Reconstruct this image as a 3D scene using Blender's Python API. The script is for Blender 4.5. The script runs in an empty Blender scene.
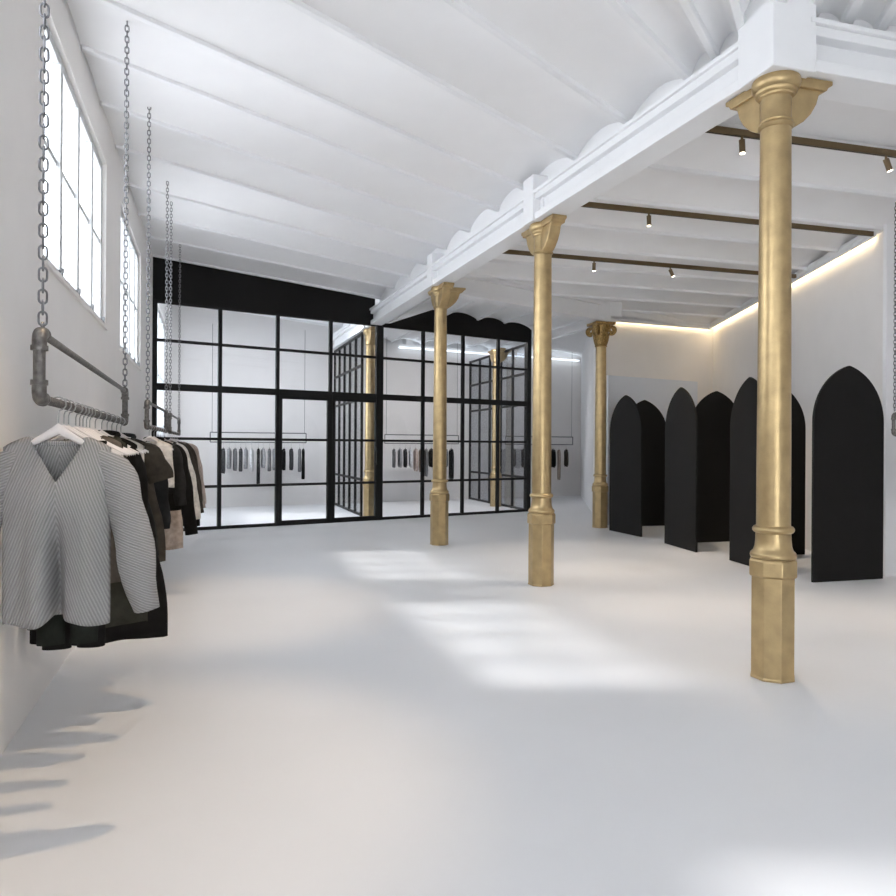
import bpy, bmesh, math, random
from mathutils import Vector, Matrix
random.seed(7)
S = bpy.context.scene
C = S.collection
PI = math.pi

# ------------------------------------------------------------------ materials
def mat(name, col, rough=0.6, metal=0.0, noise=0.0, nscale=8.0, bump=0.0, bscale=60.0, emit=None, estr=0.0, spec=0.5):
    m = bpy.data.materials.new(name); m.use_nodes = True
    nt = m.node_tree; b = nt.nodes['Principled BSDF']
    b.inputs['Base Color'].default_value = (*col, 1)
    b.inputs['Roughness'].default_value = rough
    b.inputs['Metallic'].default_value = metal
    b.inputs['Specular IOR Level'].default_value = spec
    tc = nt.nodes.new('ShaderNodeTexCoord')
    if noise:
        n = nt.nodes.new('ShaderNodeTexNoise'); n.inputs['Scale'].default_value = nscale
        n.inputs['Detail'].default_value = 6
        nt.links.new(tc.outputs['Object'], n.inputs['Vector'])
        r = nt.nodes.new('ShaderNodeValToRGB')
        r.color_ramp.elements[0].position = .3; r.color_ramp.elements[1].position = .7
        r.color_ramp.elements[0].color = (*[c*(1-noise) for c in col], 1)
        r.color_ramp.elements[1].color = (*[min(1, c*(1+noise)) for c in col], 1)
        nt.links.new(n.outputs['Fac'], r.inputs['Fac'])
        nt.links.new(r.outputs['Color'], b.inputs['Base Color'])
    if bump:
        n2 = nt.nodes.new('ShaderNodeTexNoise'); n2.inputs['Scale'].default_value = bscale
        nt.links.new(tc.outputs['Object'], n2.inputs['Vector'])
        bp = nt.nodes.new('ShaderNodeBump'); bp.inputs['Strength'].default_value = bump
        bp.inputs['Distance'].default_value = .01
        nt.links.new(n2.outputs['Fac'], bp.inputs['Height'])
        nt.links.new(bp.outputs['Normal'], b.inputs['Normal'])
    if emit:
        b.inputs['Emission Color'].default_value = (*emit, 1)
        b.inputs['Emission Strength'].default_value = estr
    return m

def glass_mat(name, tint=(.93, .95, .97), refl=.5):
    m = bpy.data.materials.new(name); m.use_nodes = True
    nt = m.node_tree; nt.nodes.clear()
    out = nt.nodes.new('ShaderNodeOutputMaterial')
    mix = nt.nodes.new('ShaderNodeMixShader')
    tr = nt.nodes.new('ShaderNodeBsdfTransparent'); tr.inputs['Color'].default_value = (*tint, 1)
    gl = nt.nodes.new('ShaderNodeBsdfGlossy'); gl.inputs['Roughness'].default_value = .02
    fr = nt.nodes.new('ShaderNodeFresnel'); fr.inputs['IOR'].default_value = 1.45
    mul = nt.nodes.new('ShaderNodeMath'); mul.operation = 'MULTIPLY'; mul.inputs[1].default_value = refl
    nt.links.new(fr.outputs['Fac'], mul.inputs[0])
    nt.links.new(mul.outputs[0], mix.inputs['Fac'])
    nt.links.new(tr.outputs['BSDF'], mix.inputs[1]); nt.links.new(gl.outputs['BSDF'], mix.inputs[2])
    nt.links.new(mix.outputs['Shader'], out.inputs['Surface'])
    return m

def knit_mat(name, c1, c2, scale, rot):
    m = bpy.data.materials.new(name); m.use_nodes = True
    nt = m.node_tree; b = nt.nodes['Principled BSDF']
    b.inputs['Roughness'].default_value = .9; b.inputs['Specular IOR Level'].default_value = .15
    tc = nt.nodes.new('ShaderNodeTexCoord'); mp = nt.nodes.new('ShaderNodeMapping')
    mp.inputs['Rotation'].default_value = rot
    ab = nt.nodes.new('ShaderNodeVectorMath'); ab.operation = 'ABSOLUTE'     # ribs mirrored about the centre line
    nt.links.new(tc.outputs['Object'], ab.inputs[0]); nt.links.new(ab.outputs['Vector'], mp.inputs['Vector'])
    w = nt.nodes.new('ShaderNodeTexWave'); w.wave_type = 'BANDS'; w.bands_direction = 'X'
    w.inputs['Scale'].default_value = scale; w.inputs['Distortion'].default_value = .6
    w.inputs['Detail'].default_value = 1; w.inputs['Detail Scale'].default_value = 3
    nt.links.new(mp.outputs['Vector'], w.inputs['Vector'])
    r = nt.nodes.new('ShaderNodeValToRGB')
    r.color_ramp.elements[0].color = (*c1, 1); r.color_ramp.elements[1].color = (*c2, 1)
    nt.links.new(w.outputs['Fac'], r.inputs['Fac']); nt.links.new(r.outputs['Color'], b.inputs['Base Color'])
    bp = nt.nodes.new('ShaderNodeBump'); bp.inputs['Strength'].default_value = .5; bp.inputs['Distance'].default_value = .006
    nt.links.new(w.outputs['Fac'], bp.inputs['Height']); nt.links.new(bp.outputs['Normal'], b.inputs['Normal'])
    return m

M = {}
M['floor'] = mat('white_resin_floor', (.84, .845, .86), .42, noise=.015, nscale=1.2, spec=.4)
M['wall'] = mat('warm_white_plaster', (.88, .855, .835), .9, noise=.015, nscale=2.5, bump=.06, bscale=25, spec=.1)
M['ceil'] = mat('white_painted_vault', (.89, .89, .895), .85, noise=.012, nscale=3, bump=.05, bscale=30, spec=.1)
M['beam'] = mat('white_painted_steel', (.87, .875, .885), .6, noise=.01, nscale=6, spec=.3)
M['pier'] = mat('cool_white_plaster', (.86, .86, .87), .9, noise=.015, nscale=2.5, spec=.1)
M['gold'] = mat('aged_gold_paint', (.50, .372, .195), .38, .85, noise=.13, nscale=9, bump=.10, bscale=60)
M['golddark'] = mat('gilded_ornament', (.36, .235, .09), .40, .85, noise=.55, nscale=38, bump=.5, bscale=70)
M['black'] = mat('matte_black_board', (.0115, .011, .0105), .72, noise=.1, nscale=3, spec=.2)
M['blacksteel'] = mat('black_steel', (.010, .010, .010), .5, noise=.05, nscale=4, spec=.3)
M['bronze'] = mat('bronze_track', (.17, .12, .065), .45, .7, noise=.05, nscale=20)
M['galv'] = mat('galvanised_pipe', (.165, .155, .145), .45, .65, noise=.40, nscale=45, bump=.25, bscale=150)
M['galvrough'] = mat('pitted_galvanised_pipe', (.15, .138, .13), .6, .5, noise=.75, nscale=90, bump=.9, bscale=150)
M['chain'] = mat('zinc_chain', (.20, .20, .21), .40, .80, noise=.2, nscale=80)
M['thin'] = mat('dark_wire', (.16, .16, .17), .5, .6, noise=.05, nscale=50)
M['winframe'] = mat('grey_window_frame', (.62, .635, .64), .6, noise=.02, nscale=10)
M['handle'] = mat('window_hardware', (.36, .37, .38), .5, .5, noise=.05, nscale=30)
M['glass'] = glass_mat('partition_glass', (.95, .96, .975), .5)
M['winglass'] = glass_mat('window_glass', (.97, .98, 1.0), .4)
M['hanger'] = mat('white_hanger', (.78, .74, .725), .55, noise=.03, nscale=30)
M['hook'] = mat('hook_wire', (.5, .5, .5), .3, .9, noise=.03, nscale=30)
M['board'] = mat('pale_blue_grey_board', (.76, .80, .87), .4, noise=.01, nscale=2, spec=.5)
M['led_warm'] = mat('warm_led', (1, .9, .7), .5, noise=.01, emit=(1, .80, .50), estr=6)
M['sky'] = mat('skylight_diffuser', (.9, .95, 1), .5, noise=.01, emit=(.88, .94, 1), estr=1.6)
M['led_cool'] = mat('cool_led', (.9, .95, 1), .5, noise=.01, emit=(.85, .93, 1), estr=1.8)
M['lens'] = mat('lit_lens', (1, .9, .75), .4, noise=.01, emit=(1, .86, .66), estr=8)
M['knit'] = knit_mat('grey_rib_knit', (.27, .265, .265), (.40, .395, .395), 32, (0, math.radians(-20), 0))
M['knitsleeve'] = knit_mat('grey_rib_knit_sleeve', (.27, .265, .265), (.40, .395, .395), 32, (0, math.radians(-66), 0))
M['knitrib'] = knit_mat('grey_rib_neckband', (.26, .26, .265), (.42, .42, .425), 40, (0, 0, 0))
def cloth(name, col): M[name] = mat('cloth_'+name, col, .92, noise=.22, nscale=22, bump=.25, bscale=120, spec=.12); return M[name]
for n, c in dict(c_black=(.010, .0095, .0095), c_ink=(.022, .022, .022), c_olive=(.040, .040, .032), c_green=(.018, .021, .018),
                 c_brown=(.058, .048, .037), c_taupe=(.12, .105, .09), c_grey=(.17, .17, .175), c_lgrey=(.36, .36, .37),
                 c_char=(.05, .05, .053), c_beige=(.40, .33, .28), c_ivory=(.62, .58, .53), c_pink=(.50, .40, .35), c_white=(.70, .70, .70)).items():
    cloth(n, c)

# ------------------------------------------------------------------ mesh builder
class MB:
    def __init__(s): s.v = []; s.f = []
    def add(s, vs, fs):
        o = len(s.v); s.v += [tuple(v) for v in vs]; s.f += [tuple(i+o for i in f) for f in fs]; return s
    def hexa(s, b, t):      # b: 4 bottom pts ccw, t: 4 top pts
        return s.add(list(b)+list(t), [(3, 2, 1, 0), (4, 5, 6, 7), (0, 1, 5, 4), (1, 2, 6, 5), (2, 3, 7, 6), (3, 0, 4, 7)])
    def box(s, x0, x1, y0, y1, z0, z1):
        return s.hexa([(x0, y0, z0), (x1, y0, z0), (x1, y1, z0), (x0, y1, z0)], [(x0, y0, z1), (x1, y0, z1), (x1, y1, z1), (x0, y1, z1)])
    def bar(s, a, b, w, z0, z1, off=0.0):   # vertical slab along plan segment a-b, full width w, shifted off to its right
        a = Vector(a[:2]); b = Vector(b[:2]); d = (b-a).normalized(); n = Vector((d.y, -d.x))
        p = [a+n*(off+w/2), b+n*(off+w/2), b+n*(off-w/2), a+n*(off-w/2)]
        return s.hexa([(q.x, q.y, z0) for q in p], [(q.x, q.y, z1) for q in p])
    def tube(s, pts, r, n=10, cap=True, rr=None):
        pts = [Vector(p) for p in pts]; k = len(pts); rings = []
        for i, p in enumerate(pts):
            t = (pts[min(i+1, k-1)]-pts[max(i-1, 0)]).normalized()
            up = Vector((0, 0, 1)) if abs(t.z) < .9 else Vector((0, 1, 0))
            if i == 0: a = t.cross(up).normalized()
            else:
                a = (a - t*a.dot(t)); a = a.normalized() if a.length > 1e-6 else t.cross(up).normalized()
            b = t.cross(a)
            q = rr[i] if rr else r
            rings.append([p+a*q*math.cos(2*PI*j/n)+b*q*math.sin(2*PI*j/n) for j in range(n)])
        vs = [v for g in rings for v in g]; fs = []
        for i in range(k-1):
            for j in range(n):
                fs.append((i*n+j, i*n+(j+1) % n, (i+1)*n+(j+1) % n, (i+1)*n+j))
        if cap: fs.append(tuple(range(n-1, -1, -1))); fs.append(tuple((k-1)*n+j for j in range(n)))
        return s.add(vs, fs)
    def lathe(s, prof, n=32, rot=0.0, cx=0, cy=0):   # prof [(r,z)] bottom->top
        vs = [(cx+r*math.cos(2*PI*j/n+rot), cy+r*math.sin(2*PI*j/n+rot), z) for r, z in prof for j in range(n)]; fs = []
        for i in range(len(prof)-1):
            for j in range(n):
                fs.append((i*n+j, i*n+(j+1) % n, (i+1)*n+(j+1) % n, (i+1)*n+j))
        fs.append(tuple(range(n-1, -1, -1))); fs.append(tuple((len(prof)-1)*n+j for j in range(n)))
        return s.add(vs, fs)
    def prism(s, poly, u, w, n, thick, org=(0, 0, 0)):  # poly in (u,w), extruded +-thick/2 on n
        u, w, n, o = Vector(u), Vector(w), Vector(n), Vector(org); k = len(poly)
        A = [o+u*p[0]+w*p[1]+n*thick/2 for p in poly]; B = [o+u*p[0]+w*p[1]-n*thick/2 for p in poly]
        fs = [tuple(range(k)), tuple(range(2*k-1, k-1, -1))]
        for i in range(k): j = (i+1) % k; fs.append((i, k+i, k+j, j))
        return s.add(A+B, fs)
    def build(s, name, m, parent=None, smooth=False, loc=None, bevel=0.0, angle=40):
        off = Vector(loc) if loc is not None else Vector((0, 0, 0))
        me = bpy.data.meshes.new(name); me.from_pydata([tuple(Vector(v)-off) for v in s.v], [], s.f)
        bm = bmesh.new(); bm.from_mesh(me); bmesh.ops.recalc_face_normals(bm, faces=bm.faces)
        bm.to_mesh(me); bm.free()
        me.materials.append(m)
        o = bpy.data.objects.new(name, me); C.objects.link(o)
        if parent: o.parent = parent
        o.location = off
        if smooth:
            for p in me.polygons: p.use_smooth = True
            me.set_sharp_from_angle(angle=math.radians(angle))
        if bevel:
            b = o.modifiers.new('bevel', 'BEVEL'); b.width = bevel; b.segments = 2; b.limit_method = 'ANGLE'
        return o

def tag(o, label, cat, group=None):
    o['label'] = label; o['category'] = cat
    if group: o['group'] = group
    return o
def thing(name, label, cat, loc=(0, 0, 0), rotz=0.0, group=None):
    o = bpy.data.objects.new(name, None); o.empty_display_size = .1; C.objects.link(o)
    o.location = loc; o.rotation_euler = (0, 0, rotz)
    return tag(o, label, cat, group)
def struct(o): o['kind'] = 'structure'; return o

def lerp(a, b, t): return a+(b-a)*t

# ------------------------------------------------------------------ plan of the place (metres, camera stands over the origin)
U = Vector((-.3395, .9406)); V = Vector((.9406, .3395)); W = Vector((.9636, .2672))
def wallX(y): return -1.0-.329*y
def girX(y): return 3.838-.361*y
def rightX(y): return 4.5+.076*y
COL1 = Vector((2.134, 4.716)); COL2 = Vector((1.020, 7.832)); COL3 = Vector((-.125, 10.964))
COL4 = Vector((-1.62, 14.95)); COL5 = Vector((1.20, 18.0)); COL6 = Vector((2.84, 13.42))
GL = Vector((-4.93, 12.21)); GR = Vector((1.847, 16.64))
def gpt(x): t = (x-GL.x)/(GR.x-GL.x); return GL.lerp(GR, t)

# ------------------------------------------------------------------ floor
fl = MB().box(-9, 10, -5, 24, -.15, 0)
struct(fl.build('floor', M['floor']))

# ------------------------------------------------------------------ walls
def wall(name, a, b, z1, m, thick=.22, holes=(), side=1):
    """wall along plan a->b; the body lies on side*right of a->b; holes: (t0,t1,z0,z1) in metres along"""
    a = Vector(a); b = Vector(b); L = (b-a).length; d = (b-a)/L
    mb = MB()
    def slab(t0, t1, z0, z1_):
        if t1-t0 > 1e-4 and z1_-z0 > 1e-4: mb.bar(a+d*t0, a+d*t1, thick, z0, z1_, off=side*thick/2)
    t = 0
    for (t0, t1, z0, zz) in sorted(holes):
        slab(t, t0, 0, z1); slab(t0, t1, 0, z0); slab(t0, t1, zz, z1); t = t1
    slab(t, L, 0, z1)
    return struct(mb.build(name, m))
LW0 = Vector((wallX(-4.9), -4.9)); LW1 = Vector((wallX(16.7), 16.7)); LWd = (LW1-LW0).normalized()
def lt(y): return (y+4.9)/LWd.y
WIN = [(-3.4, -.6, 2.62, 4.15), (.35, 2.50, 2.62, 4.15), (4.26, 6.78, 2.60, 4.13), (7.85, 10.1, 2.55, 4.15), (13.2, 15.8, 1.6, 4.10)]
wall('wall_left', LW0, LW1, 4.95, M['wall'], .30, [(lt(a), lt(b), z0, z1) for a, b, z0, z1 in WIN], side=-1)
FW0 = LW1 + Vector((-.1, -.08)); FW1 = Vector((4.1, 22.25))
wall('wall_back', FW0, FW1, 4.95, M['wall'], .2, side=-1)
wall('wall_inner_left', (3.02, 14.42), (4.1, 22.25), 4.95, M['pier'], .12, side=1)
wall('wall_inner_back', (3.02, 14.42), (5.72, 15.52), 4.95, M['wall'], .2, side=-1)
wall('wall_right', (5.145, 8.50), (5.70, 15.6), 4.95, M['wall'], .2, side=1)
wall('wall_front_right', (5.125, 8.43), (9.6, 9.67), 4.95, M['pier'], .05, side=-1)

# windows
def window(idx, y0, y1, z0, z1):
    a = Vector((wallX(y0), y0)); b = Vector((wallX(y1), y1)); L = (b-a).length
    root = bpy.data.objects.new('window_%d' % idx, None); C.objects.link(root); struct(root)
    root.location = (a.x, a.y, z0); root.rotation_euler = (0, 0, math.atan2((b-a).y, (b-a).x))
    H = z1-z0; D = .035     # local x along the wall, +y outward
    f = MB(); t = .07
    f.box(0, L, D, D+.07, 0, t); f.box(0, L, D, D+.07, H-t, H); f.box(0, t, D, D+.07, t, H-t); f.box(L-t, L, D, D+.07, t, H-t)
    f.build('window_frame', M['winframe'], root, bevel=.004)
    n = 4
    for i in range(1, n):
        x = L*i/n
        MB().box(x-.036, x+.036, D-.012, D+.06, t, H-t).build('mullion', M['winframe'], root, bevel=.004)
    for i in range(n):
        x0 = L*i/n+.035; x1 = L*(i+1)/n-.035
        MB().box(x0, x1, D+.01, D+.05, H*.50, H*.50+.035).build('glazing_bar', M['winframe'], root)
        MB().box(x0, x1, D+.028, D+.034, t, H-t).build('pane', M['winglass'], root)
    for i in range(1, n+1):
        x = min(L*i/n, L-.03)
        h = MB(); h.tube([(x, D-.02, -.05), (x, D-.02, .09)], .008, 8); h.box(x-.01, x+.01, D-.03, D, .06, .09)
        h.build('bolt', M['handle'], root, smooth=True)
    s = MB().box(0, L, -.02, D+.02, -.03, 0); s.build('sill', M['wall'], root)
for i, w in enumerate(WIN): window(i+1, *w)

# ------------------------------------------------------------------ vaulted ceilings
def vaults(name, lines, rise, jw=.055, jh=.06, spring=.028, nt=5, ns=8, joists=True, skip=(), drop=None, taper=0):
    """lines: list of (start, end) 3D points of the joist undersides"""
    mb = MB()
    for k in range(len(lines)-1):
        A, B = lines[k], lines[k+1]
        if k in skip: continue
        vs = []; fs = []
        for i in range(nt+1):
            t = i/nt
            p = A[0].lerp(A[1], t); q = B[0].lerp(B[1], t)
            for j in range(ns+1):
                s = j/ns; r = p.lerp(q, s); r.z += spring + rise*(1-taper*t*t)*(1-(2*s-1)**2)
                vs.append(r)
        n = ns+1
        for i in range(nt):
            for j in range(ns): fs.append((i*n+j, (i+1)*n+j, (i+1)*n+j+1, i*n+j+1))
        mb.add(vs, fs)
        for e in (0, nt):           # lunettes closing both ends of the vault
            base = [Vector(vs[e*n+j]) for j in range(n)]
            low = [Vector((p.x, p.y, drop if (drop and not e) else lerp(A[1 if e else 0].z, B[1 if e else 0].z, j/ns)-.02)) for j, p in enumerate(base)]
            mb.add(base+low, [(j, j+1, n+j+1, n+j) for j in range(ns)])
    root = mb.build(name, M['ceil'], smooth=True); struct(root)
    if joists:
        for (a, b) in lines:
            d = (b-a); d2 = Vector((d.x, d.y)).normalized(); nn = Vector((d2.y, -d2.x, 0))*jw/2; h = Vector((0, 0, jh))
            j = MB().hexa([a+nn, b+nn, b-nn, a-nn], [a+nn+h, b+nn+h, b-nn+h, a-nn+h])
            j.build('joist', M['beam'], root, bevel=.008)
    return root

def v3(p, z): return Vector((p[0], p[1], z))
ZL = 4.32
def zl(y): return 4.30+.125*max(0, min(1, (y-6.2)/3.0))
lines = []
# fan of close joists over the near corner, then the long left-hand bay
fan = [(6.29, 44), (5.53, 41), (5.25, 34.5), (4.99, 29)]
gy = 6.29; yl = [7.15, 8.15, 8.95, 9.86, 10.75, 11.65, 12.55, 13.45, 14.4, 15.3, 16.2, 17.1, 18.0]
def left_joist(yg, phi):
    p = math.radians(phi); d = Vector((-math.sin(p), -math.cos(p))); g = Vector((girX(yg), yg))
    # meet the left wall x = -.96-.329 y
    t = (g.x+1.0+.329*g.y)/(-(d.x+.329*d.y))
    e = g+d*t
    if t < 0 or e.y < -4.6: t = (g.y+4.6)/(-d.y); e = g+d*t
    rise = .03+.19*max(0, min(1, (e.y-4.5)/7.5))
    return v3(g, zl(yg)), v3(e, 4.42+rise)
L_lines = []
for y in reversed(yl):
    phi = 44+13*max(0, min(1, (y-10.5)/4.0))
    L_lines.append(left_joist(y, phi))
for y, p in fan: L_lines.append(left_joist(y, p))
c = v3(COL1+Vector((-.02, -.02)), ZL-.02)
L_lines.append((c, v3(COL1+Vector((-.37, -.93))*9.6, 4.40)))
vaults('ceiling', L_lines, .12, drop=4.17, taper=.75)
# joists of the near right-hand bay, resting on the cross girder
N_lines = [(v3(COL1+Vector((.02, .0)), ZL-.02), v3(COL1+Vector((-.37, -.93))*9.6, 4.36))]
for k in range(12):
    s = .274+.277*k; g = COL1+W*s; N_lines.append((v3(g, 4.33), v3(g+Vector((-.245, -.9695))*9.4, 4.33)))
vaults('ceiling_front', N_lines, .06, jw=.07, jh=.08, drop=4.2)
# right-hand bay: joists parallel to the spotlight tracks
ZR = 4.08
R_lines = []
for k in range(12):
    yg = 4.85+.86*k
    g = Vector((girX(yg), yg)) if yg < 10.9 else None
    if g is None:     # start on the oblique girder column 3 -> column 6
        d = COL6-COL3; base = Vector((girX(yg), yg))
        # intersect base + W*s with COL3 + d*t
        det = W.x*(-d.y)+d.x*W.y
        r = COL3-base; s = (r.x*(-d.y)+d.x*r.y)/det
        g = base+W*s
    # end on right wall, or run on beyond the front right wall's line
    s = (4.5+.076*g.y-g.x)/(W.x-.076*W.y); e = g+W*s
    if e.y < 8.35: e = g+W*((8.2-g.x)/W.x)
    elif e.y > 15.5: continue
    R_lines.append((v3(g, ZR), v3(e, ZR)))
vaults('ceiling_right', R_lines, .11)
# last strip up to the inner back wall
g0, e0 = R_lines[-1]
extra = [(g0, e0), (v3(COL6+Vector((.05, .3)), ZR), v3((5.69, 15.55), ZR))]
vaults('ceiling_right_end', extra, .10, joists=False)
# back bay: joists run away from the oblique girder
ZB = 4.26
B_lines = []
for x in (-1.55, -.82, -.10, .62, 1.24, 1.85, 2.5, 3.1):
    p = gpt(x); d = COL6-COL3
    # back towards oblique girder
    det = U.x*(-d.y)+d.x*U.y; r = COL3-p; s = (r.x*(-d.y)+d.x*r.y)/det
    a = p+U*s
    if x < -.9: a = Vector((girX(12.2+.3*(x+1.55)), 12.2+.3*(x+1.55)))
    if x > 2.0: a = p-U*2.2
    fd = FW1-FW0; det = U.x*(-fd.y)+fd.x*U.y; r = FW0-p; s = (r.x*(-fd.y)+fd.x*r.y)/det
    B_lines.append((v3(a, ZB), v3(p+U*s, ZB)))
B_lines.append((v3((2.95, 13.62), ZB), v3((4.09, 22.2), ZB)))
vaults('ceiling_back', B_lines, .10)
# roof slab, unseen, added to block light leaking in past the vaults
rp = [(wallX(-4.9)-.2, -4.9), (9.8, -4.9), (9.8, 10.2), (4.4, 22.6), (wallX(16.9)-.2, 16.9)]
struct(MB().prism(rp, (1, 0, 0), (0, 1, 0), (0, 0, 1), .1, (0, 0, 5.0)).build('roof_leak_block', M['ceil']))
wall('wall_behind', (wallX(-4.7), -4.7), (9.7, -4.7), 4.95, M['wall'], .2, [(.3, 3.0, .1, 2.5)], side=1)  # unseen wall and opening, shaped to limit light from behind
wall('wall_far_right', (9.65, -4.7), (9.65, 9.8), 4.95, M['wall'], .2, side=1)  # unseen wall, closed to keep light out from the right
# diffusing skylight over the far end of the glazed room and the passage beside it
sk = MB(); sA = FW0+(FW1-FW0).normalized()*5.2; sB = FW1-(FW1-FW0).normalized()*2.6
sk.bar(sA, sB, 1.4, 4.46, 4.50, off=1.2)
sko = sk.build('skylight', M['sky'], loc=((sA.x+sB.x)/2, (sA.y+sB.y)/2, 4.46)); struct(sko)

# ------------------------------------------------------------------ girders
def girder(name, a, b, z0=3.92, z1=4.23, posts=(), hw=.125, cap=.42):
    a = Vector(a); b = Vector(b); mb = MB()
    mb.bar(a, b, 2*hw, z0, z0+.075); mb.bar(a, b, 2*hw, z1-.10, z1-.035); mb.bar(a, b, .13, z0+.07, z1-.09)
    mb.bar(a, b, 2*hw+.05, z1-.035, z1)
    d = (b-a).normalized()
    for p in posts:
        p = Vector(p); mb.bar(p-d*.12, p+d*.12, 2*hw+.12, z0-.012, z1+.17)
        for q in (-.20, .20): mb.bar(p+d*(q-.018), p+d*(q+.018), 2*hw-.01, z0+.05, z1-.05)
    return struct(mb.build(name, M['beam'], bevel=.006))
girder('trim_1', COL1-U*.14, COL4+(COL4-COL3).normalized()*3.4, posts=(COL2, COL3, COL4))
girder('trim_2', COL1+W*.12, COL1+W*7, z1=4.25, hw=.15)
girder('trim_3', COL3+(COL6-COL3).normalized()*.18, COL6+(COL6-COL3).normalized()*.3, z0=3.83, z1=4.22, hw=.12)
p = MB(); p.bar(COL1-W*.165, COL1+W*.165, .34, 3.9, 4.52); p.build('trim_4', M['beam'], bevel=.008); struct(bpy.data.objects['trim_4'])
p = MB(); p.bar(COL6-W*.15, COL6+W*.15, .26, 3.808, 4.2); p.bar(COL6-W*.02, COL6+W*.38, .24, 3.92, 4.2); struct(p.build('trim_5', M['beam'], bevel=.03))

# ------------------------------------------------------------------ columns
def bracket_poly():
    return [(.05, 3.575), (.115, 3.60), (.17, 3.635), (.225, 3.69), (.265, 3.755), (.285, 3.82), (.30, 3.835), (.335, 3.85), (.345, 3.872), (.365, 3.885), (.365, 3.912), (.05, 3.912)]
def column(label, pos, rz, wings, ornate=False, rs=1.0):
    t = thing('cast_iron_column', label, 'column', (pos[0], pos[1], 0), rz, 'gold columns')
    R = .128/math.cos(PI/8)*rs
    MB().lathe([(R*1.03, 0), (R*1.03, .012), (R, .02), (R, .665)], 8, PI/8).build('base', M['gold'], t, bevel=.004)
    Rc = R*1.11
    MB().lathe([(R, .66), (Rc, .672), (Rc, .765), (R*1.02, .782)], 8, PI/8).build('collar', M['gold'], t, bevel=.006)
    q = rs
    MB().lathe([(.118*q, .775), (.138*q, .785), (.143*q, .80), (.137*q, .818), (.122*q, .832), (.113*q, .86), (.109*q, .90), (.108*q, .945),
                (.120*q, .950), (.128*q, .962), (.128*q, .975), (.119*q, .988), (.106*q, .992), (.104*q, 1.0)], 40).build('base_moulding', M['gold'], t, True)
    ring = 3.375 if ornate else 3.60
    MB().lathe([(.105*q, .985), (.1045*q, 1.4), (.100*q, 2.4), (.0945*q, ring)], 40).build('shaft', M['gold'], t, True)
    if not ornate:
        MB().lathe([(.094*q, ring-.02), (.106*q, ring-.012), (.112*q, ring+.002), (.106*q, ring+.014), (.098*q, ring+.02), (.102*q, ring+.03), (.096*q, ring+.045),
                    (.096*q, 3.70), (.0965*q, 3.775), (.102*q, 3.781), (.110*q, 3.784), (.112*q, 3.797), (.120*q, 3.80), (.128*q, 3.812), (.129*q, 3.826), (.136*q, 3.83), (.148*q, 3.85), (.152*q, 3.872), (.148*q, 3.897), (.138*q, 3.912)], 40).build('capital', M['gold'], t, True)
        for a in wings:
            MB().prism(bracket_poly(), (math.cos(a), math.sin(a), 0), (0, 0, 1), (-math.sin(a), math.cos(a), 0), .13).build('bracket', M['gold'], t, bevel=.010)
            ca, sa = math.cos(a), math.sin(a)
            MB().prism([(.10, 3.845), (.33, 3.845), (.345, 3.872), (.375, 3.885), (.375, 3.913), (.10, 3.913)], (ca, sa, 0), (0, 0, 1), (-sa, ca, 0), .17).build('bracket_ledge', M['gold'], t, bevel=.006)
    else:
        MB().lathe([(.094, ring-.02), (.112, ring-.01), (.114, ring+.005), (.10, ring+.02), (.105, ring+.05), (.115, ring+.14), (.14, ring+.26), (.175, ring+.35), (.175, ring+.40)], 40).build('capital', M['golddark'], t, True)
        MB().box(-.20, .20, -.20, .20, ring+.385, ring+.435).build('abacus', M['golddark'], t, bevel=.012)
        for k in range(8):
            a = 2*PI*k/8; lf = MB()
            pts = [(.108, ring+.03), (.128, ring+.10), (.142, ring+.18), (.165, ring+.235), (.195, ring+.245), (.205, ring+.225)]
            ws = [.035, .045, .045, .040, .028, .01]
            vs = []
            for (r, z), w in zip(pts, ws):
                for sg in (-1, 0, 1):
                    rr = r+(.012 if sg == 0 else 0)
                    vs.append((rr*math.cos(a)-sg*w*math.sin(a), rr*math.sin(a)+sg*w*math.cos(a), z))
            vs2 = [(v[0]*.93, v[1]*.93, v[2]-.012) for v in vs]
            fs = []; n0 = len(vs)
            for i in range(len(pts)-1):
                for j in range(2):
                    b = i*3+j; fs.append((b, b+1, b+4, b+3)); fs.append((n0+b, n0+b+3, n0+b+4, n0+b+1))
            for i in range(len(pts)-1):
                for e in (0, 2): fs.append((i*3+e, i*3+3+e, n0+i*3+3+e, n0+i*3+e))
            fs.append((0, 1, n0+1, n0)); fs.append((1, 2, n0+2, n0+1)); e = n0-3; fs.append((e, e+1, n0+e+1, n0+e)); fs.append((e+1, e+2, n0+e+2, n0+e+1))
            lf.add(vs+vs2, fs); lf.build('leaf', M['golddark'], t, True)
        for k in range(4):
            a = PI/4+PI/2*k; sp = []
            for i in range(26):
                th = -PI*.6+i*.40; r = .080*(1-i/31)
                rad = .205+r*math.cos(th); sp.append((rad*math.cos(a), rad*math.sin(a), ring+.29+r*math.sin(th)))
            MB().tube(sp, .02, 8, rr=[.030-.0005*i for i in range(26)]).build('volute', M['golddark'], t, True)
    return t
ang = lambda v: math.atan2(v.y, v.x)
aU, aW = ang(U), ang(W)
r0 = ang(V)
column('gold column with eight-sided base nearest the camera, in front of the right-hand black arches', COL1, r0, (aU-r0, aW-r0))
column('gold column in the middle of the floor, second nearest, with two curved bracket wings', COL2, r0, (aU-r0, aU+PI-r0))
column('gold column standing just in front of the black glazed partition', COL3, r0, (aU-r0, aU+PI-r0, aW-r0))
column('gold column behind the glass beside the thick black post of the glazed partition', COL4, r0, (aU-r0, aU+PI-r0))
column('gold column seen through the far right corner of the black glazed partition', COL5, r0, (aU-r0, aU+PI-r0, aW-r0))
column('gold column with ornate leafy scrolled capital left of the black arched panels', COL6, aW, (), True)

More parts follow.
